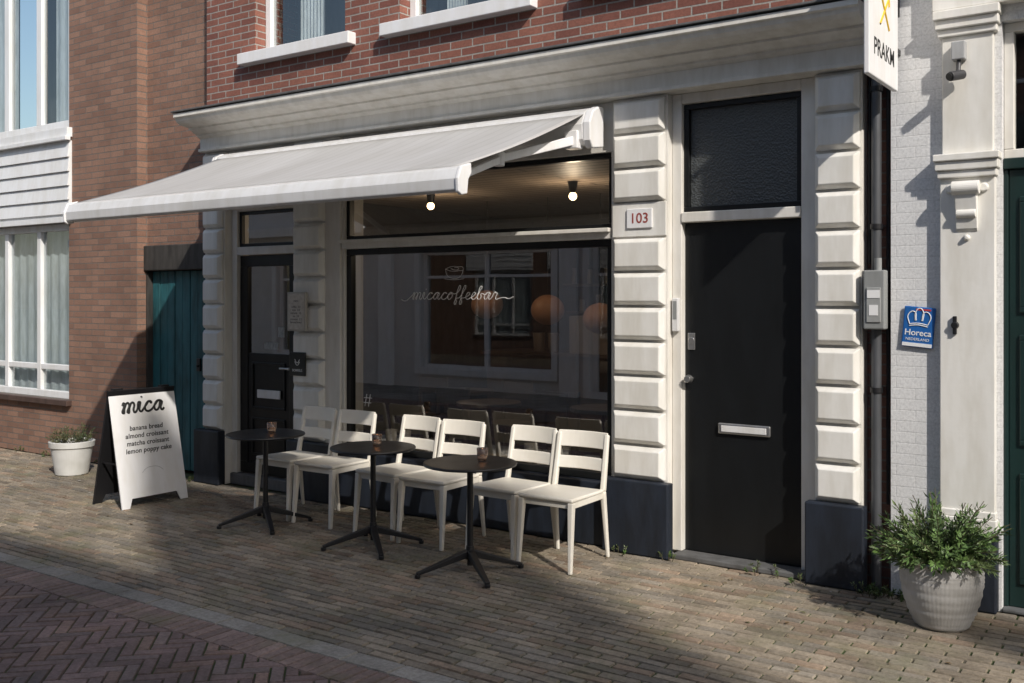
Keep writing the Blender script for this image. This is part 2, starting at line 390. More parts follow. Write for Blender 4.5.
pn2=MB(); pn2.box(-7.35,-6.461,.05,.3,0,.10); pn2.box(-2.869,-1.976,-.03,.3,.0,.035); pn2.build('thresholds',M('bluestone_step',(.13,.13,.13),.7,var=.2),C,.008)
pts=[(.28,3.042),(-.062,3.042),(-.085,3.047),(-.085,3.068),(-.062,3.075),(-.062,3.165),(-.075,3.17),(-.10,3.185),(-.10,3.2),(-.13,3.205),(-.16,3.225),(-.185,3.235),(-.185,3.25),(-.24,3.255),(-.30,3.27),(-.325,3.29),(-.335,3.315),(-.355,3.322),(-.355,3.352),(.0,3.362),(.28,3.362)]
co=MB(); co.prof(pts,-7.63,-1.585); co.build('cornice',frieze,C)
cl=MB(); cl.box(-7.65,-1.57,-.372,.015,3.3635,3.378); cl.build('cornice_lead_flashing',M('lead',(.13,.13,.13),.6,var=.2),C,.003)
wf=MB(); wg=MB()
wf.box(-5.88,-3.34,.0,.12,2.105,2.175); wf.box(-5.88,-3.34,-.035,.0,2.15,2.178)
wf.box(-5.899,-5.875,.02,.12,.44,2.699); wf.box(-3.345,-3.321,.02,.12,.44,2.699)
wf.build('transom_bar',cream,C,.004)
bf=MB()
def rect(m,x0,x1,z0,z1,y0,y1,f):
    m.box(x0,x1,y0,y1,z0,z0+f); m.box(x0,x1,y0,y1,z1-f,z1); m.box(x0,x0+f,y0,y1,z0+f,z1-f); m.box(x1-f,x1,y0,y1,z0+f,z1-f)
rect(bf,-5.874,-3.346,.442,2.104,.05,.11,.05); rect(bf,-5.874,-3.346,2.176,2.698,.05,.11,.035)
bf.build('shop_window_frame',black,C,.005)
for z0,z1 in ((.48,2.07),(2.2,2.68)): wg.add([(-5.85,.08,z0),(-3.37,.08,z0),(-3.37,.08,z1),(-5.85,.08,z1)],[(0,1,2,3)])
wg.build('shop_window_glass',glass,C)
F=frame((-4.76,.074,1.715),(1,0,0),(0,0,1))
script('window_lettering','micacoffeebar',.056,.0022,whitei,C,F,pre=2.0,post=2.4,wide=1.5,slant=.35)
F=frame((-4.75,.074,1.9),(1,0,0),(0,0,1))
strokes('cup_drawing',[[(a*.75,b*.75) for a,b in L] for L in ([(-.12,.03),(-.10,-.03),(-.05,-.06),(.05,-.06),(.09,-.03),(.115,.03)],[(-.12,.03),(-.06,.052),(.03,.055),(.115,.03),(.05,.012),(-.05,.01),(-.12,.03)],[(-.05,.035),(.0,.02),(.05,.035),(.0,.045)],[(-.13,-.07),(0,-.08),(.12,-.07)])],.0014,whitei,C,F)
strokes('hashtag_sticker',[[(-.03,-.05),(-.01,.05)],[(.01,-.05),(.03,.05)],[(-.04,.02),(.045,.02)],[(-.045,-.02),(.04,-.02)]],.0025,whitei,C,frame((-5.66,.076,.86),(1,0,0),(0,0,1)))
df=MB(); df.box(-7.359,-7.29,.08,.16,.1,2.519); df.box(-6.53,-6.451,.08,.16,.1,2.519); df.box(-7.289,-6.531,.08,.16,2.09,2.165); df.box(-7.289,-6.531,.08,.16,2.49,2.519)
df.build('cafe_door_frame',cream,C,.005)
dd=MB(); rect(dd,-7.288,-6.532,2.166,2.489,.11,.15,.03)
rect(dd,-7.285,-6.535,.11,2.085,.115,.16,.10); dd.box(-7.184,-6.636,.125,.155,.211,1.2)
rect(dd,-7.13,-6.69,.28,.62,.112,.124,.02); rect(dd,-7.13,-6.69,.70,1.12,.112,.124,.02)
dd.build('cafe_door_leaf',black,C,.004)
dg=MB(); dg.add([(-7.19,.14,1.2),(-6.63,.14,1.2),(-6.63,.14,1.99),(-7.19,.14,1.99)],[(0,1,2,3)]); dg.add([(-7.27,.13,2.18),(-6.55,.13,2.18),(-6.55,.13,2.48),(-7.27,.13,2.48)],[(0,1,2,3)]); dg.build('cafe_door_glass',glass,C)
sg=MB(); sg.box(-7.04,-6.74,.10,.112,.80,.875); sg.build('door_mail_slot',alu,C,.004)
stk=MB(); stk.box(-6.98,-6.80,.136,.139,1.24,1.30); stk.box(-6.80,-6.72,.136,.139,1.35,1.44); stk.build('door_sticker',M('sticker_grey',(.4,.42,.42),.5,var=.2,vs=40),C)
hd=MB(); hd.cyl((-6.58,.05,1.08),(-6.58,.115,1.08),.012); hd.cyl((-6.69,.055,1.08),(-6.57,.055,1.08),.009); hd.build('door_handle',steel,C)
mn=MB(); mn.box(-6.44,-6.22,-.085,-.057,1.42,1.75); mn.build('menu_case',M('menu_case_frame',(.5,.47,.43),.5),C,.005)
mn=MB(); mn.box(-6.425,-6.235,-.088,-.0855,1.435,1.735); mn.build('menu_sheet',M('menu_paper',(.62,.58,.53),.6,var=.1,vs=30,streak=False),C)
text('menu_text','menu\n\ncoffee  3.0\nlatte  3.8\ncortado  3.5\ntea  3.0\ncroissant  3.2\nbanana bread',.026,ink,C,frame((-6.33,-.0885,1.585),(1,0,0),(0,0,1)),extr=.0002)
mn=MB(); mn.box(-6.43,-6.24,-.068,-.0565,1.04,1.24); mn.build('black_wall_plate',black,C,.004)
strokes('plate_emblem',[[(-.03,0),(0,-.03),(.03,0)],[(-.03,.02),(0,-.01),(.03,.02)]],.003,whitei,C,frame((-6.335,-.069,1.16),(1,0,0),(0,0,1)))
text('plate_text','BORRELS',.03,whitei,C,frame((-6.335,-.069,1.085),(1,0,0),(0,0,1)),extr=.0003)
hf=MB(); hf.box(-2.909,-2.84,.06,.16,.036,3.041); hf.box(-2.044,-1.941,.06,.16,.036,3.041); hf.box(-2.839,-2.045,.05,.16,2.195,2.262); hf.box(-2.839,-2.045,.06,.16,2.975,3.041)
hf.build('house_door_frame',cream,C,.006)
hl=MB(); hl.box(-2.835,-2.049,.11,.15,.04,2.19); hl.build('house_door_leaf',black,C,.003)
hl=MB(); rect(hl,-2.838,-2.046,2.264,2.973,.09,.15,.035); hl.build('house_transom_frame',black,C,.004)
hl=MB(); hl.box(-2.80,-2.084,.12,.13,2.3,2.94); hl.build('house_transom_glass',hamm,C)
hl=MB(); hl.box(-2.60,-2.25,.088,.109,.825,.895); hl.build('letter_slot',steel,C,.01,3)
hl=MB(); hl.box(-2.575,-2.275,.083,.0875,.84,.88); hl.build('letter_slot_flap',alu,C,.004)
hl=MB(); hl.cyl((-2.79,.11,1.17),(-2.79,.06,1.17),.012,.012); hl.cyl((-2.79,.07,1.17),(-2.79,.03,1.17),.028,.022); hl.cyl((-2.79,.11,1.42),(-2.79,.095,1.42),.022); hl.box(-2.815,-2.765,.1,.109,1.36,1.47); hl.build('house_door_knob',steel,C,.003)
hl=MB(); hl.box(-2.895,-2.85,.025,.059,1.48,1.70); hl.build('intercom',alu,C,.006)
hl=MB(); hl.box(-2.885,-2.86,.0235,.0245,1.56,1.68); hl.build('intercom_grille',grey,C)
# interior
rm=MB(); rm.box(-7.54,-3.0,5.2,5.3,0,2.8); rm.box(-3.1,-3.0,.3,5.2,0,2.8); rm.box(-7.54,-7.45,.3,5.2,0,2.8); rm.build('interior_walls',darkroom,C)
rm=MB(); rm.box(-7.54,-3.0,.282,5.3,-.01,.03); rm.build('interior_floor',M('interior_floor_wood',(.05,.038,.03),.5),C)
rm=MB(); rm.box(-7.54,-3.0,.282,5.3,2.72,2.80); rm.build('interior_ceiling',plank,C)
rm=MB(); rm.box(-5.85,-3.35,.14,.5,.42,.46)
rm.box(-6.9,-4.2,3.4,4.0,.03,1.05); rm.box(-6.95,-4.15,3.35,4.05,1.05,1.09)
for z in (1.5,1.85): rm.box(-6.8,-4.0,4.9,5.19,z,z+.03)
rm.build('interior_counter_and_shelves',M('interior_oak',(.10,.07,.045),.5),C,.005)
jar=MB()
for i in range(22):
    x=-6.7+i*.12; z=1.53 if i%2 else 1.88; r=random.uniform(.03,.05); jar.cyl((x,5.03,z),(x,5.03,z+random.uniform(.1,.22)),r,r*.8,12)
for x in (-6.3,-6.1,-5.0): jar.cyl((x,3.6,1.09),(x,3.6,1.3),.06,.07,14)
jar.box(-5.8,-5.2,3.45,3.85,1.09,1.5)
for x in (-5.6,-5.45,-4.2,-3.9): jar.cyl((x,.3,.46),(x,.3,.60),.04,.05,14)
jar.build('jars_and_espresso_machine',M('jar_ceramic',(.3,.26,.23),.3),C)
fu=MB()
for cx,cy in ((-5.4,1.4),(-4.3,1.6),(-6.3,2.2)):
    fu.cyl((cx,cy,.72),(cx,cy,.75),.3,.3,24); fu.cyl((cx,cy,.03),(cx,cy,.72),.025,.025,10)
    for s_ in (-1,1):
        fu.box(cx+s_*.55-.2,cx+s_*.55+.2,cy-.2,cy+.2,.43,.46)
        for q in (-.18,.18):
            fu.box(cx+s_*.55+q-.015,cx+s_*.55+q+.015,cy-.18,cy-.15,.03,.43); fu.box(cx+s_*.55+q-.015,cx+s_*.55+q+.015,cy+.15,cy+.18,.03,.85)
        fu.box(cx+s_*.55-.18,cx+s_*.55+.18,cy+.155,cy+.175,.68,.84)
fu.build('interior_tables_and_chairs',M('interior_furniture',(.11,.085,.065),.5),C)
ln=MB()
def sph(m,c,r,n=16,k=10,sq=1):
    pr_=[(max(.001,r*math.sin(math.pi*j/k)),-r*sq*math.cos(math.pi*j/k)) for j in range(k+1)]
    m.lathe(pr_,c,n)
for c,r in (((-6.23,2.5,1.63),.17),((-5.47,2.5,1.58),.17),((-4.86,2.5,1.50),.17)):
    sph(ln,c,r,24,14,.9)
ln.build('paper_lanterns',lantern,C,smooth=True)
cd=MB()
for x in (-6.23,-5.47,-4.86): cd.cyl((x,2.5,1.75),(x,2.5,2.72),.004,.004,6)
for x,y_ in ((-6.17,1.5),(-4.56,1.5)): cd.cyl((x,y_,2.62),(x,y_,2.72),.03,.045,14)
cd.build('lamp_cords',black,C)
bb=MB()
for x,y_ in ((-6.17,1.5),(-4.56,1.5)): sph(bb,(x,y_,2.59),.036)
bb.build('ceiling_bulbs',bulb,C,smooth=True)
for x,y_ in ((-6.17,1.5),(-4.56,1.5)):
    L=bpy.data.lights.new('ceiling_lamp_light','POINT'); L.energy=13; L.color=(1,.77,.55); L.shadow_soft_size=.05
    o=bpy.data.objects.new('ceiling_lamp_light',L); o.location=(x,y_,2.40); S.collection.objects.link(o); o.parent=C

# ------------------------------------------------------------ awning
A_=empty('awning')
aw=MB(); aw.prof([(-.003+-.06,2.74),(-.20,2.72),(-.235,2.76),(-.24,2.86),(-.20,2.95),(-.12,2.985),(-.063,2.985)],-7.22,-3.42); aw.build('cassette',alu,A_,.006)
ae=MB()
capp=[(-.056,2.72),(-.20,2.70),(-.235,2.75),(-.24,2.87),(-.20,2.95),(-.12,2.99),(-.056,2.99)]
ae.prof(capp,-3.42,-3.36); ae.prof(capp,-7.28,-7.22); ae.build('cassette_end_caps',white,A_,.01,3)
fa=MB(); N=44; Mm=10; vs=[]
for j in range(Mm+1):
    t=j/Mm
    for i in range(N+1):
        x=-7.2+3.77*i/N; y_=-.21-1.34*t; z=2.93-.49*t-.022*math.sin(math.pi*t)-.004*math.sin(i/N*math.pi*6)*math.sin(math.pi*t)
        vs.append((x,y_,z))
fa.add(vs,[(j*(N+1)+i,j*(N+1)+i+1,(j+1)*(N+1)+i+1,(j+1)*(N+1)+i) for j in range(Mm) for i in range(N)])
fo=fa.build('canvas',fabric,A_,smooth=True); so=fo.modifiers.new('s','SOLIDIFY'); so.thickness=.003
fb=MB(); fb.prof([(-1.53,2.445),(-1.60,2.42),(-1.625,2.36),(-1.62,2.30),(-1.60,2.285),(-1.56,2.29),(-1.55,2.36),(-1.52,2.41)],-7.23,-3.40); fb.build('front_bar',alu,A_,.006)
fb=MB()
for a,b_ in ((-3.40,-3.375),(-7.255,-7.23)): fb.prof([(-1.515,2.455),(-1.605,2.43),(-1.635,2.36),(-1.63,2.285),(-1.60,2.27),(-1.55,2.28),(-1.54,2.36),(-1.51,2.40)],a,b_)
fb.build('front_bar_caps',white,A_,.006)
ar=MB()
for (xs,xe,xf) in ((-3.50,-3.62,-3.52),(-7.1,-6.75,-6.9)):
    ar.beam((xs,-.22,2.76),(xe,-.92,2.565),.055,.06,.045,.05); ar.beam((xe,-.90,2.565),(xf,-1.54,2.36),.04,.045,.035,.04)
    ar.cyl((xe,-.91,2.52),(xe,-.91,2.61),.035,.035,16); ar.box(xs-.05,xs+.05,-.26,-.18,2.70,2.82); ar.cyl((xf,-1.53,2.32),(xf,-1.53,2.40),.028,.028,16)
ar.build('folding_arms',white,A_,.006)

# ------------------------------------------------------------ left house
H=empty('brick_house')
holes=[]
for k in range(3): holes+=[(-11.9-k*2.9,-9.88-k*2.9,.62,2.50),(-11.9-k*2.9,-9.88-k*2.9,3.50,5.5)]
mb=MB(); mb.wall(-20,-8.69,0,9.5,0,.3,holes); mb.wall(-8.689,-7.642,2.22,9.5,.12,.3,[]); mb.box(-20,-7.66,8.8,9.0,0,9.5); mb.box(-8.75,-8.691,.301,8.8,0,9.5); mb.build('brick_walls',leftbrick,H)
mb=MB(); mb.prof([(-.15,9.5),(9.1,9.5),(4.5,12.5)],-20,-7.66); mb.build('roof',roofm,H)
fr=MB(); gl=MB(); sb=MB(); si=MB(); cu=MB(); dk=MB()
for k in range(3):
    a,b_=-11.9-k*2.9,-9.88-k*2.9
    window(fr,gl,a,b_,.62,2.50,.05,.07,[a+.67,a+1.34],[.95],.075,.04)
    window(fr,gl,a,b_,3.50,5.5,.05,.07,[a+.67,a+1.34],[],.10,.03)
    for i in range(5): sb.prof([(-.03,2.585+i*.15),(-.055,2.585+i*.15),(-.035,2.73+i*.15),(-.03,2.73+i*.15)],a-.3,b_+.06)
    sb.box(a-.3,b_+.06,-.03,-.002,2.56,3.36); sb.box(a-.3,b_+.08,-.09,-.031,3.36,3.40); sb.box(a-.3,b_+.06,-.06,.049,3.40,3.499); sb.box(a-.3,b_+.06,-.05,-.001,2.50,2.559)
    si.box(a-.05,b_+.05,-.06,.045,.56,.619)
    for zz0,zz1 in ((.62,2.5),(3.5,5.5)):
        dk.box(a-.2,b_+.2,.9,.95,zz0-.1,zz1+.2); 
        N=60
        for i in range(N):
            if zz0>3 and 20<i<44: continue
            x0=a+(b_-a)*i/N; x1=a+(b_-a)*(i+1)/N; yy=.17+.008*math.sin(i*1.3); y2=.17+.008*math.sin((i+1)*1.3)
            cu.add([(x0,yy,zz0),(x1,y2,zz0),(x1,y2,zz1),(x0,yy,zz1)],[(0,1,2,3)])
fr.build('window_frames',whitec,H,.006); gl.build('window_glass',glassup,H); sb.build('white_siding',whitec,H,.003); si.build('window_sills',sillbrown,H,.006); cu.build('curtains',curtain,H); dk.build('room_wall',darkgrey,H)
mb=MB(); mb.box(-8.688,-7.72,.07,.29,1.97,2.219); mb.build('gate_lintel',lintelm,H,.01)
gt=empty('wooden_gate'); mb=MB(); n_=8
for i in range(n_):
    x0=-8.66+i*.118; mb.box(x0,x0+.112,.16+.004*(i%2),.19,.03,1.965)
mb.build('boards',teal,gt,.005); mb=MB(); mb.box(-8.66,-7.72,.191,.22,.3,.42); mb.box(-8.66,-7.72,.191,.22,1.5,1.62); mb.build('rails',teal,gt)
mb=MB(); mb.box(-8.689,-8.665,.1,.2,0,1.969); mb.box(-7.715,-7.645,.1,.2,0,1.969); mb.build('posts',lintelm,gt,.004)
mb=MB(); mb.box(-7.95,-7.9,.14,.159,1.0,1.12); mb.cyl((-7.92,.15,1.05),(-7.92,.12,1.05),.012); mb.build('latch',blackm,gt,.003)

# ------------------------------------------------------------ gap, pipe, meter box
mb=MB(); mb.box(-1.659,-1.50,.10,.3,0,7.2); mb.build('brick_party_wall',brickmat('old_party_brick',(.20,.10,.08),(.15,.08,.07),(.16,.15,.14)))
dp=empty('downpipe'); mb=MB(); mb.cyl((-1.585,.02,0),(-1.585,.02,7.1),.028,.028,20); mb.build('pipe',pipem,dp,smooth=False)
mb=MB()
for z in (.35,1.15,2.1,2.9,4.2): mb.cyl((-1.585,.02,z),(-1.585,.02,z+.03),.036,.036,20); mb.box(-1.60,-1.57,.04,.1,z,z+.03)
mb.build('brackets',blackm,dp); mb=MB(); mb.cyl((-1.53,.06,0.5),(-1.53,.06,3.4),.010,.010,10); mb.cyl((-1.635,.06,1.9),(-1.635,.06,3.4),.008,.008,10); mb.build('conduit',blackm,dp)
mx=empty('meter_box'); mb=MB(); mb.box(-1.635,-1.515,-.075,.0,1.52,1.86); mb.build('body',grey,mx,.008)
mb=MB(); mb.box(-1.615,-1.535,-.082,-.0755,1.56,1.76); mb.build('lid',M('grey_lid',(.36,.37,.37),.45),mx,.004)
mb=MB(); mb.box(-1.61,-1.54,-.0845,-.0825,1.70,1.745); mb.box(-1.60,-1.55,-.0845,-.0825,1.6,1.66); mb.build('labels',whitei,mx)
mb=MB(); mb.cyl((-1.56,-.04,1.86),(-1.56,-.04,1.93),.02); mb.build('top_gland',grey,mx)

# ------------------------------------------------------------ right house
W=empty('white_painted_house')
mb=MB(); mb.wall(-1.499,6,0,7.4,.0,.3,[(-.92,.27,0,3.2),(1.5,3.0,.7,2.9),(-.9,.25,3.9,5.6),(1.5,3.0,3.9,5.6)]); mb.box(-1.499,6,8.8,9,0,7.4); mb.box(5.9,6,.31,8.8,0,7.4); mb.build('painted_brick_wall',whitebrick,W)
mb=MB(); mb.prof([(-.15,7.4),(9.1,7.4),(4.5,10.4)],-1.5,6); mb.build('roof',roofm,W)
fr=MB(); gl=MB()
window(fr,gl,1.5,3.0,.7,2.9,.1,.07,[2.25],[2.2],.07); window(fr,gl,-.9,.25,3.9,5.6,.1,.07,[],[4.8],.07); window(fr,gl,1.5,3.0,3.9,5.6,.1,.07,[2.25],[4.8],.07)
window(fr,gl,-.919,.269,2.46,3.199,.06,.07,[-.32],[],.05)
fr.build('window_frames',cream,W,.005); gl.build('window_glass',glassup,W)
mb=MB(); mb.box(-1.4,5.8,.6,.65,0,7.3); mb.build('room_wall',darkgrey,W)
for xa in (-1.225,.285):
    p=MB(); xb=xa+.28
    p.box(xa,xb,-.05,-.001,.42,2.36)
    p.box(xa-.010,xb+.010,-.07,-.001,.42,.50); p.box(xa-.005,xb+.005,-.06,-.001,.501,.54)
    p.box(xa-.010,xb+.010,-.075,-.001,2.36,2.40); p.box(xa-.020,xb+.020,-.09,-.001,2.401,2.45); p.box(xa-.028,xb+.028,-.105,-.001,2.451,2.49)
    p.box(xa+.01,xb-.01,-.045,-.001,2.491,3.14)
    p.box(xa-.01,xb+.01,-.065,-.001,3.141,3.18); p.box(xa-.02,xb+.02,-.085,-.001,3.181,3.23); p.box(xa-.028,xb+.028,-.105,-.001,3.231,3.28)
    p.build('door_pilaster',creamblk,W,.006,3)
    q=MB(); cx=(xa+xb)/2
    q.cyl((cx-.07,-.09,2.30),(cx+.07,-.09,2.30),.038,.038,24); q.cyl((cx-.05,-.075,2.16),(cx+.05,-.075,2.16),.024,.024,20)
    q.prof([(-.051,2.34),(-.115,2.33),(-.098,2.25),(-.08,2.16),(-.065,2.08),(-.051,2.06)],cx-.055,cx+.055)
    for s_ in (-1,1): q.cyl((cx+s_*.085,-.051,2.30),(cx+s_*.085,-.07,2.30),.028,.02,16)
    q.cyl((cx,-.051,2.03),(cx,-.075,2.03),.02,.01,12)
    q.build('scroll_console',creamblk,W,.004)
    q=MB(); q.box(xa-.012,xb+.012,-.08,-.001,0,.419); q.build('pilaster_plinth',navy,W,.01)
mb=MB(); mb.prof([(-.001,3.285),(-.08,3.285),(-.08,3.5),(-.10,3.52),(-.15,3.58),(-.16,3.66),(-.001,3.68)],-1.26,.60); mb.build('door_hood',creamblk,W,.006)
mb=MB(); mb.box(-.919,.269,.03,.24,2.40,2.459); mb.box(-.919,-.895,.05,.24,0.021,2.399); mb.box(.245,.269,.05,.24,0.021,2.399)
mb.box(-.894,-.326,.06,.10,.021,2.399); mb.box(-.322,.244,.06,.10,.021,2.399)
for xa in (-.84,-.27):
    for z0,z1 in ((.15,.75),(.9,1.5),(1.62,2.25)): rect(mb,xa,xa+.46,z0,z1,.045,.0595,.03); mb.box(xa+.07,xa+.39,.05,.0595,z0+.07,z1-.07)
mb.build('front_door',green,W,.006)
mb=MB(); mb.cyl((-.28,.06,1.1),(-.28,.0,1.1),.03,.03); mb.build('front_door_knob',M('brass',(.5,.35,.12),.35,.9),W)
mb=MB(); mb.box(-.919,.269,-.01,.3,0.0,.02); mb.build('front_step',M('step_bluestone',(.12,.125,.13),.7,var=.2),W,.006)
mb=MB(); mb.cyl((-1.145,-.051,1.55),(-1.145,-.075,1.55),.022,.018,16); mb.box(-1.155,-1.135,-.07,-.051,1.5,1.6); mb.build('bell_pull',blackm,W,.003)

# blue enamel plate
B=empty('blue_wall_sign',(-1.345,-.012,1.53)); B.rotation_euler=(0,R(5),0)
mb=MB(); mb.box(-.085,.085,-.008,.004,-.11,.12); mb.build('plate',blue,B,.006)
mb=MB(); mb.box(-.08,.08,-.0095,-.0083,-.105,-.085); mb.build('stripe',whitei,B)
bpy.context.view_layer.update()
text('lettering','Horeca',.048,whitei,B,B.matrix_world@frame((0,-.0092,-.028),(1,0,0),(0,0,1)),bold=.0005)
text('small_lettering','NEDERLAND',.022,whitei,B,B.matrix_world@frame((0,-.0092,-.065),(1,0,0),(0,0,1)))
strokes('crown',[[(-.05,-.02),(-.06,.03),(-.03,.05),(-.015,0)],[(-.02,0),(-.02,.05),(0,.07),(.02,.05),(.02,0)],[(.015,0),(.03,.05),(.06,.03),(.05,-.02)],[(-.05,-.022),(0,-.015),(.05,-.022)],[(-.05,-.032),(0,-.025),(.05,-.032)]],.0028,whitei,B,B.matrix_world@frame((0,-.0095,.042),(1,0,0),(0,0,1)))
mb=MB(); mb.box(-.02,.06,-.0095,-.0083,.1,.11); mb.build('red_tab',redp,B)
K=empty('security_camera'); mb=MB(); mb.box(-1.155,-1.085,-.11,-.046,3.0,3.10); mb.build('junction_box',M('camera_box_grey',(.42,.43,.44),.4),K,.006)
mb=MB(); mb.cyl((-1.12,-.08,3.0),(-1.12,-.10,2.93),.012); mb.cyl((-1.10,-.08,2.92),(-1.15,-.16,2.90),.026,.026,18); mb.build('camera_body',M('camera_grey',(.05,.05,.055),.4),K,.004)
mb=MB(); mb.cyl((-1.151,-.161,2.9),(-1.156,-.168,2.898),.02,.02,18); mb.build('lens',black,K)

# hanging sign
P=empty('hanging_sign'); mb=MB(); mb.box(-1.475,-1.445,-.64,-.06,2.87,3.62); mb.build('panel',white,P,.006)
mb=MB(); mb.beam((-1.46,.0,3.655),(-1.46,-.68,3.655),.025,.03); mb.beam((-1.46,-.03,3.3),(-1.46,-.03,3.9),.03,.02); mb.cyl((-1.46,-.6,3.62),(-1.46,-.6,3.655),.01); mb.cyl((-1.46,-.1,3.62),(-1.46,-.1,3.655),.01); mb.beam((-1.46,-.06,3.1),(-1.46,.0,3.1),.03,.03); mb.build('bracket',blackm,P)
for nm,xx,rt in (('lettering',-1.4445,(0,1,0)),('lettering_back',-1.4755,(0,-1,0))):
    text(nm,'PRAKM',.13,ink,P,frame((xx,-.35,3.03),rt,(0,0,1)),bold=.001)
    strokes('crossed_cutlery',[[(-.09,-.05),(0,.04),(.08,.12)],[(.09,-.05),(0,.04),(-.08,.12)],[(.05,.13),(.08,.12),(.09,.08)],[(-.09,.09),(-.07,.14),(-.11,.13),(-.09,.09)]],.007,yellow,P,frame((xx,-.35,3.22),rt,(0,0,1)))

# ------------------------------------------------------------ chairs
def chair(x,y,rot):
    e=empty('patio_chair',(x,y,0.0),rot)
    s=MB(); s.add([(-.20,-.235,.435),(.20,-.235,.435),(.195,.19,.43),(-.195,.19,.43),(-.20,-.235,.462),(.20,-.235,.462),(.195,.19,.455),(-.195,.19,.455)],[(0,3,2,1),(4,5,6,7),(0,1,5,4),(1,2,6,5),(2,3,7,6),(3,0,4,7)])
    s.build('seat',chairm,e,.012,3)
    a=MB(); a.box(-.175,.175,-.215,-.20,.395,.434); a.box(-.19,-.175,-.2,.18,.395,.434); a.box(.175,.19,-.2,.18,.395,.434); a.build('apron',chairm,e,.003)
    for i,sx in enumerate((-1,1)):
        l=MB(); l.beam((sx*.19,-.245,.0),(sx*.18,-.212,.433),.024,.026,.038,.042,up=(0,1,0)); l.build('front_leg_%d'%(i+1),chairm,e,.006,2)
        l=MB(); l.beam((sx*.19,.25,.0),(sx*.183,.195,.44),.024,.024,.034,.038,up=(0,1,0)); l.beam((sx*.183,.195,.44),(sx*.178,.262,.80),.034,.038,.032,.028,up=(0,1,0)); l.build('rear_leg_and_post_%d'%(i+1),chairm,e,.010,3)
    def slat(z0,z1,nm):
        m=MB(); N=10; vs=[]
        for i in range(N+1):
            t=i/N*2-1; xx=t*.186; off=.03*(1-t*t)
            for z in (z0,z1):
                yb=.195+(z-.44)*.19+off-.008
                vs+= [(xx,yb-.007,z),(xx,yb+.009,z)]
        fs_=[]
        for i in range(N):
            o=i*4; fs_+=[(o,o+4,o+6,o+2),(o+1,o+3,o+7,o+5),(o+2,o+6,o+7,o+3),(o,o+1,o+5,o+4)]
        fs_+=[(0,2,3,1),(N*4,N*4+1,N*4+3,N*4+2)]
        m.add(vs,fs_); m.build(nm,chairm,e,.006,3)
    slat(.705,.812,'top_rail'); slat(.565,.645,'middle_rail')
for x,y_,r_ in ((-3.41,-.49,.03),(-3.83,-.47,-.03),(-4.42,-.49,.02),(-4.86,-.46,-.05),(-5.49,-.47,.03),(-5.93,-.46,-.02)): chair(x,y_,r_)
# ------------------------------------------------------------ tables
waxm=M('wax',(.8,.68,.55),.5,var=0)
def table(x,y,rot,cx,cy):
    e=empty('bistro_table',(x,y,0),rot)
    m=MB(); m.lathe([(.001,.668),(.28,.668),(.289,.671),(.292,.678),(.289,.685),(.28,.687),(.001,.687)],(0,0,0),64); m.build('top',blackm,e,smooth=False)
    m=MB(); m.cyl((0,0,.05),(0,0,.668),.019,.019,20); m.cyl((0,0,.645),(0,0,.668),.06,.11,20); m.cyl((0,0,.09),(0,0,.17),.03,.024,20); m.build('column',blackm,e)
    for i in range(4):
        a=i*math.pi/2; c,s=math.cos(a),math.sin(a)
        m=MB(); m.beam((c*.015,s*.015,.125),(c*.34,s*.34,.025),.045,.045,.032,.018); m.cyl((c*.335,s*.335,0),(c*.335,s*.335,.022),.018,.018,12); m.build('foot_%d'%(i+1),blackm,e,.004)
    t=empty('tealight_holder',(x+cx,y+cy,.6875)); m=MB(); m.lathe([(.001,0),(.028,0),(.034,.03),(.036,.075),(.032,.075),(.03,.03),(.001,.012)],(0,0,0),24); m.build('glass_cup',amber,t,smooth=True)
    m=MB(); m.cyl((0,0,.013),(0,0,.035),.024,.024,16); m.build('candle',waxm,t)
    m=MB(); m.lathe([(.001,.036),(.008,.044),(.007,.056),(.001,.072)],(0,0,0),10); m.build('flame',flame,t,smooth=True)
table(-3.74,-1.05,R(55),.02,.10); table(-4.675,-.917,R(52),-.02,.06); table(-5.79,-.89,R(57),.0,.06)

# ------------------------------------------------------------ sandwich board
Bd=empty('sandwich_board')
tx,fx,rx,zt,y0,y1=-7.33,-7.125,-7.545,.945,-1.20,-.575
def panel(bx,t,mat,nm,lo,off):
    up=Vector((tx-bx,0,zt)).normalized(); r=Vector((0,1,0)); n=r.cross(up); 
    if bx<tx: n=-n
    L=math.hypot(tx-bx,zt); w_=y1-y0
    prof=[(0,lo),(.0,L),(w_,L),(w_,lo),(w_-.07,lo),(w_-.10,lo+.075),(.10,lo+.075),(.07,lo)]
    o=Vector((bx,y0,0))+n*off; vs=[o+r*a+up*b for a,b in prof]+[o+r*a+up*b-n*t for a,b in prof]; k=8
    m=MB(); m.add(vs,[(0,7,6,1),(1,6,5,2),(2,5,4,3),(k+0,k+1,k+6,k+7),(k+1,k+2,k+5,k+6),(k+2,k+3,k+4,k+5)]+[(i,(i+1)%k,k+(i+1)%k,k+i) for i in range(k)])
    m.build(nm,mat,Bd,norm=True); return up,n,L
up,nrm,L=panel(fx,.012,white,'front_panel',.0,0)
panel(fx-.013,.012,blackm,'front_backing',.0,0)
panel(rx,.02,blackm,'rear_panel',.0,0)
hg=MB(); hg.box(tx-.03,tx+.012,y0+.05,y0+.13,zt-.01,zt+.012); hg.box(tx-.03,tx+.012,y1-.13,y1-.05,zt-.01,zt+.012); hg.beam((rx+.1,y0+.03,.35),(fx-.09,y0+.03,.35),.012,.012); hg.beam((rx+.1,y1-.03,.35),(fx-.09,y1-.03,.35),.012,.012); hg.build('hinges_and_stays',blackm,Bd)
def on(u,v): return frame(Vector((fx,y0,0))+nrm*.0015+Vector((0,1,0))*u+up*v,(0,1,0),up)
script('big_lettering','mica',.085,.0095,ink,Bd,on(.30,.81),wide=1.4,slant=.25)
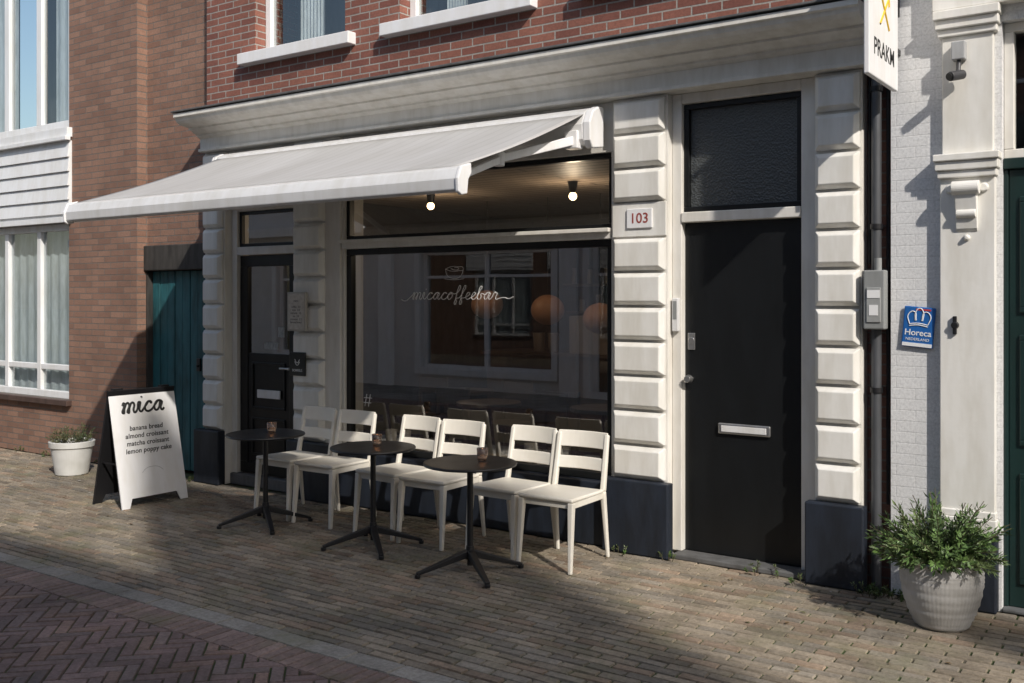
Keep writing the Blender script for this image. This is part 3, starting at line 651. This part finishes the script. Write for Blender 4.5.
for i,tx_ in enumerate(('banana bread','almond croissant','matcha croissant','lemon poppy cake')):
    text('line_%d'%(i+1),tx_,.056,ink,Bd,on(.31,.64-i*.062),bold=.0008,shear=.15,space=1.05)
strokes('small_arc',[[(-.1,.0),(-.06,.03),(0,.04),(.06,.03),(.1,0)]],.0012,grey,Bd,on(.32,.27))

# ------------------------------------------------------------ plants
def sprigs(name,parent,c,n,hgt,spread,ll,lw,cols,per=16,droop=.3,r0=.12):
    m=MB(); st=MB()
    for i in range(n):
        a=random.uniform(0,2*math.pi); rr=r0*math.sqrt(random.random()); p=Vector((c[0]+rr*math.cos(a),c[1]+rr*math.sin(a),c[2]))
        tilt=random.uniform(.0,1.0)**.8*spread; a2=a+random.gauss(0,.5); h=hgt*random.uniform(.55,1.05)*(1-.25*tilt)
        d=Vector((math.cos(a2)*math.sin(tilt),math.sin(a2)*math.sin(tilt),math.cos(tilt)))
        shade=random.choice(cols); pr_=p.copy(); segs=per
        for k in range(segs):
            d=(d+Vector((math.cos(a2),math.sin(a2),0))*.02-Vector((0,0,droop*.05*(k/segs)))).normalized()
            q=pr_+d*h/segs
            if k%3==0: st.beam(pr_,pr_+d*h/segs*3,.003,.003)
            pr_=q
            if k<2: continue
            for s in range(3):
                b=random.uniform(0,2*math.pi); side=d.orthogonal().normalized(); side=Matrix.Rotation(b,3,d)@side
                ld=(side*random.uniform(.6,1)+d*random.uniform(.4,1.1)).normalized(); wv=ld.cross(d).normalized()
                l=ll*random.uniform(.6,1.15); w_=lw*random.uniform(.7,1.2); up_=ld.cross(wv)*.15*l
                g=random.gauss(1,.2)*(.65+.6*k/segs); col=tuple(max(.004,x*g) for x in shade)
                m.add([q,q+ld*l*.5+wv*w_/2+up_,q+ld*l,q+ld*l*.5-wv*w_/2+up_],[(0,1,2,3)],col)
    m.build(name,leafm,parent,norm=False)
    st.build(name+'_stems',stemm,parent)
PL=empty('potted_plant'); m=MB(); pc=(-1.14,-.42,0)
prf=[(.001,0),(.12,0),(.135,.012),(.165,.08),(.19,.16),(.202,.24),(.203,.29),(.196,.325),(.20,.345),(.192,.35),(.18,.34),(.178,.30),(.001,.30)]
prf2=[]
for (a,b_) in zip(prf,prf[1:]):
    K_=5
    for i in range(K_): t=i/K_; prf2.append((a[0]+(b_[0]-a[0])*t,a[1]+(b_[1]-a[1])*t))
prf2.append(prf[-1])
prf3=[(r_+(.0028*math.sin(z*260) if .02<z<.30 and r_>.13 else 0),z) for r_,z in prf2]
m.lathe(prf3,pc,180,.004,60)
m.build('ribbed_pot',M('pot_white_ceramic',(.56,.55,.54),.55,var=.18,streak=False,bmp=.3,bs=40),PL,smooth=True)
m=MB(); m.cyl((pc[0],pc[1],.28),(pc[0],pc[1],.315),.178,.178,32); m.build('soil',soil,PL)
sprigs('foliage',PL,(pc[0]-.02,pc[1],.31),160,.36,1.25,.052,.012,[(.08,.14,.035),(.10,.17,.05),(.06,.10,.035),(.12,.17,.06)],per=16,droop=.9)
PL2=empty('potted_plant'); m=MB(); pc=(-9.0,-.5,0)
m.lathe([(.001,0),(.14,0),(.15,.01),(.19,.26),(.205,.27),(.21,.32),(.20,.325),(.185,.30),(.001,.28)],pc,48); m.build('pot',M('pot_white',(.66,.66,.64),.5,var=.12,streak=False),PL2,smooth=False)
m=MB(); m.cyl((pc[0],pc[1],.27),(pc[0],pc[1],.29),.182,.182,32); m.build('soil',soil,PL2)
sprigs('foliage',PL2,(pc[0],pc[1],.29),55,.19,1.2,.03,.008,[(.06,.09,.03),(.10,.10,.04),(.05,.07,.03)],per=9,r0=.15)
WD=empty('wall_weeds')
for (x,y_,n_) in ((-2.86,-.10,4),(-2.3,-.05,5),(-2.15,-.05,3),(-1.6,-.12,10),(-1.52,-.08,12),(-1.45,-.1,8),(-1.99,-.12,3),(-3.2,-.12,4),(-3.6,-.07,3),(-8.75,-.05,7),(-9.4,-.05,5),(-10.2,-.05,6),(-10.8,-.05,4),(-7.75,-.12,6),(-1.3,-.05,7)):
    sprigs('weed_tuft',WD,(x,y_,0),n_,.07,1.1,.022,.009,[(.06,.11,.025),(.09,.12,.04)],per=6,r0=.05)
lt=MB()
for i in range(110):
    x=random.uniform(-11,1); y_=-abs(random.gauss(0,.9))-.12
    if y_<-5: continue
    a=random.uniform(0,6.28); l=random.uniform(.008,.024); w_=l*.5; c,s=math.cos(a),math.sin(a); z=.004
    col=random.choice(((.14,.09,.04),(.20,.15,.08),(.10,.10,.04),(.35,.33,.3)))
    lt.add([(x-c*l,y_-s*l,z),(x+s*w_,y_-c*w_,z+.004),(x+c*l,y_+s*l,z+.002),(x-s*w_,y_+c*w_,z+.003)],[(0,1,2,3)],col)
lt.build('fallen_leaves',leafm,norm=False)

# ------------------------------------------------------------ opposite side of the street
yo=-8.5
def opp(X0,X1,HO,holes,up_,piers,low,shade_parapets=(),nm='opposite_house'):
    O=empty(nm)
    mb=MB(); mb.wall(X0,X1,0,3.1,yo-.3,yo,holes); mb.build('plaster_ground_floor',oppbrick,O)
    mb=MB(); mb.wall(X0,X1,3.1,HO,yo-.3,yo,up_); mb.box(X0,X1,yo-7,yo-6.8,0,HO); mb.box(X0,X0+.2,yo-6.8,yo-.301,0,HO); mb.box(X1-.2,X1,yo-6.8,yo-.301,0,HO)
    for g0,g1,gz in shade_parapets: mb.box(g0,g1,yo-.3,yo-.05,HO+.13,gz)  # unseen thin parapets, added above the roof to block sun from the pavement
    mb.build('upper_wall',low,O)
    mb=MB(); mb.prof([(yo+.12,HO),(yo+.12,HO+.12),(yo-7,HO+.12),(yo-7,HO)],X0,X1); mb.build('roof',roofm,O)
    fr=MB(); gl=MB()
    for h in holes:
        xm=[(h[0]+h[1])/2] if h[1]-h[0]>1.8 else []
        window(fr,gl,h[0]+.001,h[1]-.001,h[2],h[3],yo-.08,-.07,xm,[2.1],.09)
        rect(fr,h[0]-.12,h[1]+.12,max(0,h[2]-.1),h[3]+.12,yo+.001,yo+.05,.12)
    for h in up_: window(fr,gl,h[0],h[1],h[2],h[3],yo-.08,-.07,[],[h[2]+1.0],.07)
    for x in piers: fr.box(x-.17,x+.17,yo+.001,yo+.09,0,3.0)
    fr.box(X0,X1,yo+.001,yo+.22,3.0,3.18)
    fr.build('window_frames_and_trim',white,O,); gl.build('window_glass',glassup,O)
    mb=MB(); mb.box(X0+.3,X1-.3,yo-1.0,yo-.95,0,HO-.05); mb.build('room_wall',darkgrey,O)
holes=[(-12.35,-9.35,.35,2.6),(-8.6,-7.6,.0,2.7),(-6.6,-4.0,.5,2.7),(-2.6,-1.6,0,2.5),(-16.5,-14,.5,2.6)]
up_=[(x,x+1.1,z,z+1.8) for x in (-16,-14,-11.9,-10.2,-8.2,-6.2,-4.4,-2.5) for z in (3.6,)]
opp(-24,-1.01,6.2,holes,up_,(-19,-13.2,-9,-7.1,-3.3),whitebrick)
opp(-1,20,9.0,[(.3,2.3,.6,2.6),(4,6,.6,2.6),(9,11,.6,2.6),(15,18,.6,2.6)],[(x,x+1.1,z,z+1.8) for x in (.3,2.3,4.3,6.3,8.3,10.3,12.5,15,17) for z in (3.6,6.4)],(),whitebrick,
    shade_parapets=((5.7,9.7,12.3),(12.6,19.8,12.3)))  # added sun blockers; the gaps between them let sun patches reach the pavement

# ------------------------------------------------------------ light
az=R(31); el=R(37)
tow=Vector((math.cos(az)*math.cos(el),-math.sin(az)*math.cos(el),math.sin(el)))
sl=bpy.data.lights.new('sun','SUN'); sl.energy=4.1; sl.angle=R(1.0); sl.color=(1,.94,.86)
so=bpy.data.objects.new('sun',sl); S.collection.objects.link(so); so.rotation_euler=tow.to_track_quat('Z','Y').to_euler(); so.location=(10,-10,12)
w=bpy.data.worlds.new('World'); S.world=w; w.use_nodes=True; nt=w.node_tree
bg=nt.nodes['Background']; sk=nt.nodes.new('ShaderNodeTexSky'); sk.sky_type='NISHITA'; sk.sun_disc=False
sk.sun_elevation=el; sk.sun_rotation=math.atan2(tow.x,tow.y); sk.air_density=1.2; sk.dust_density=2; sk.ozone_density=1
nt.links.new(sk.outputs[0],bg.inputs[0]); bg.inputs[1].default_value=.15
S.view_settings.view_transform='Standard'; S.view_settings.look='None'; S.view_settings.exposure=0
# ------------------------------------------------------------ camera
cam=bpy.data.cameras.new('camera'); cam.lens=35; cam.sensor_width=36; cam.shift_y=-.0425; cam.clip_end=500; cam.clip_start=.05
co=bpy.data.objects.new('camera',cam); S.collection.objects.link(co); co.location=(0,-5.94,1.7); co.rotation_euler=(R(90),0,R(35)); S.camera=co
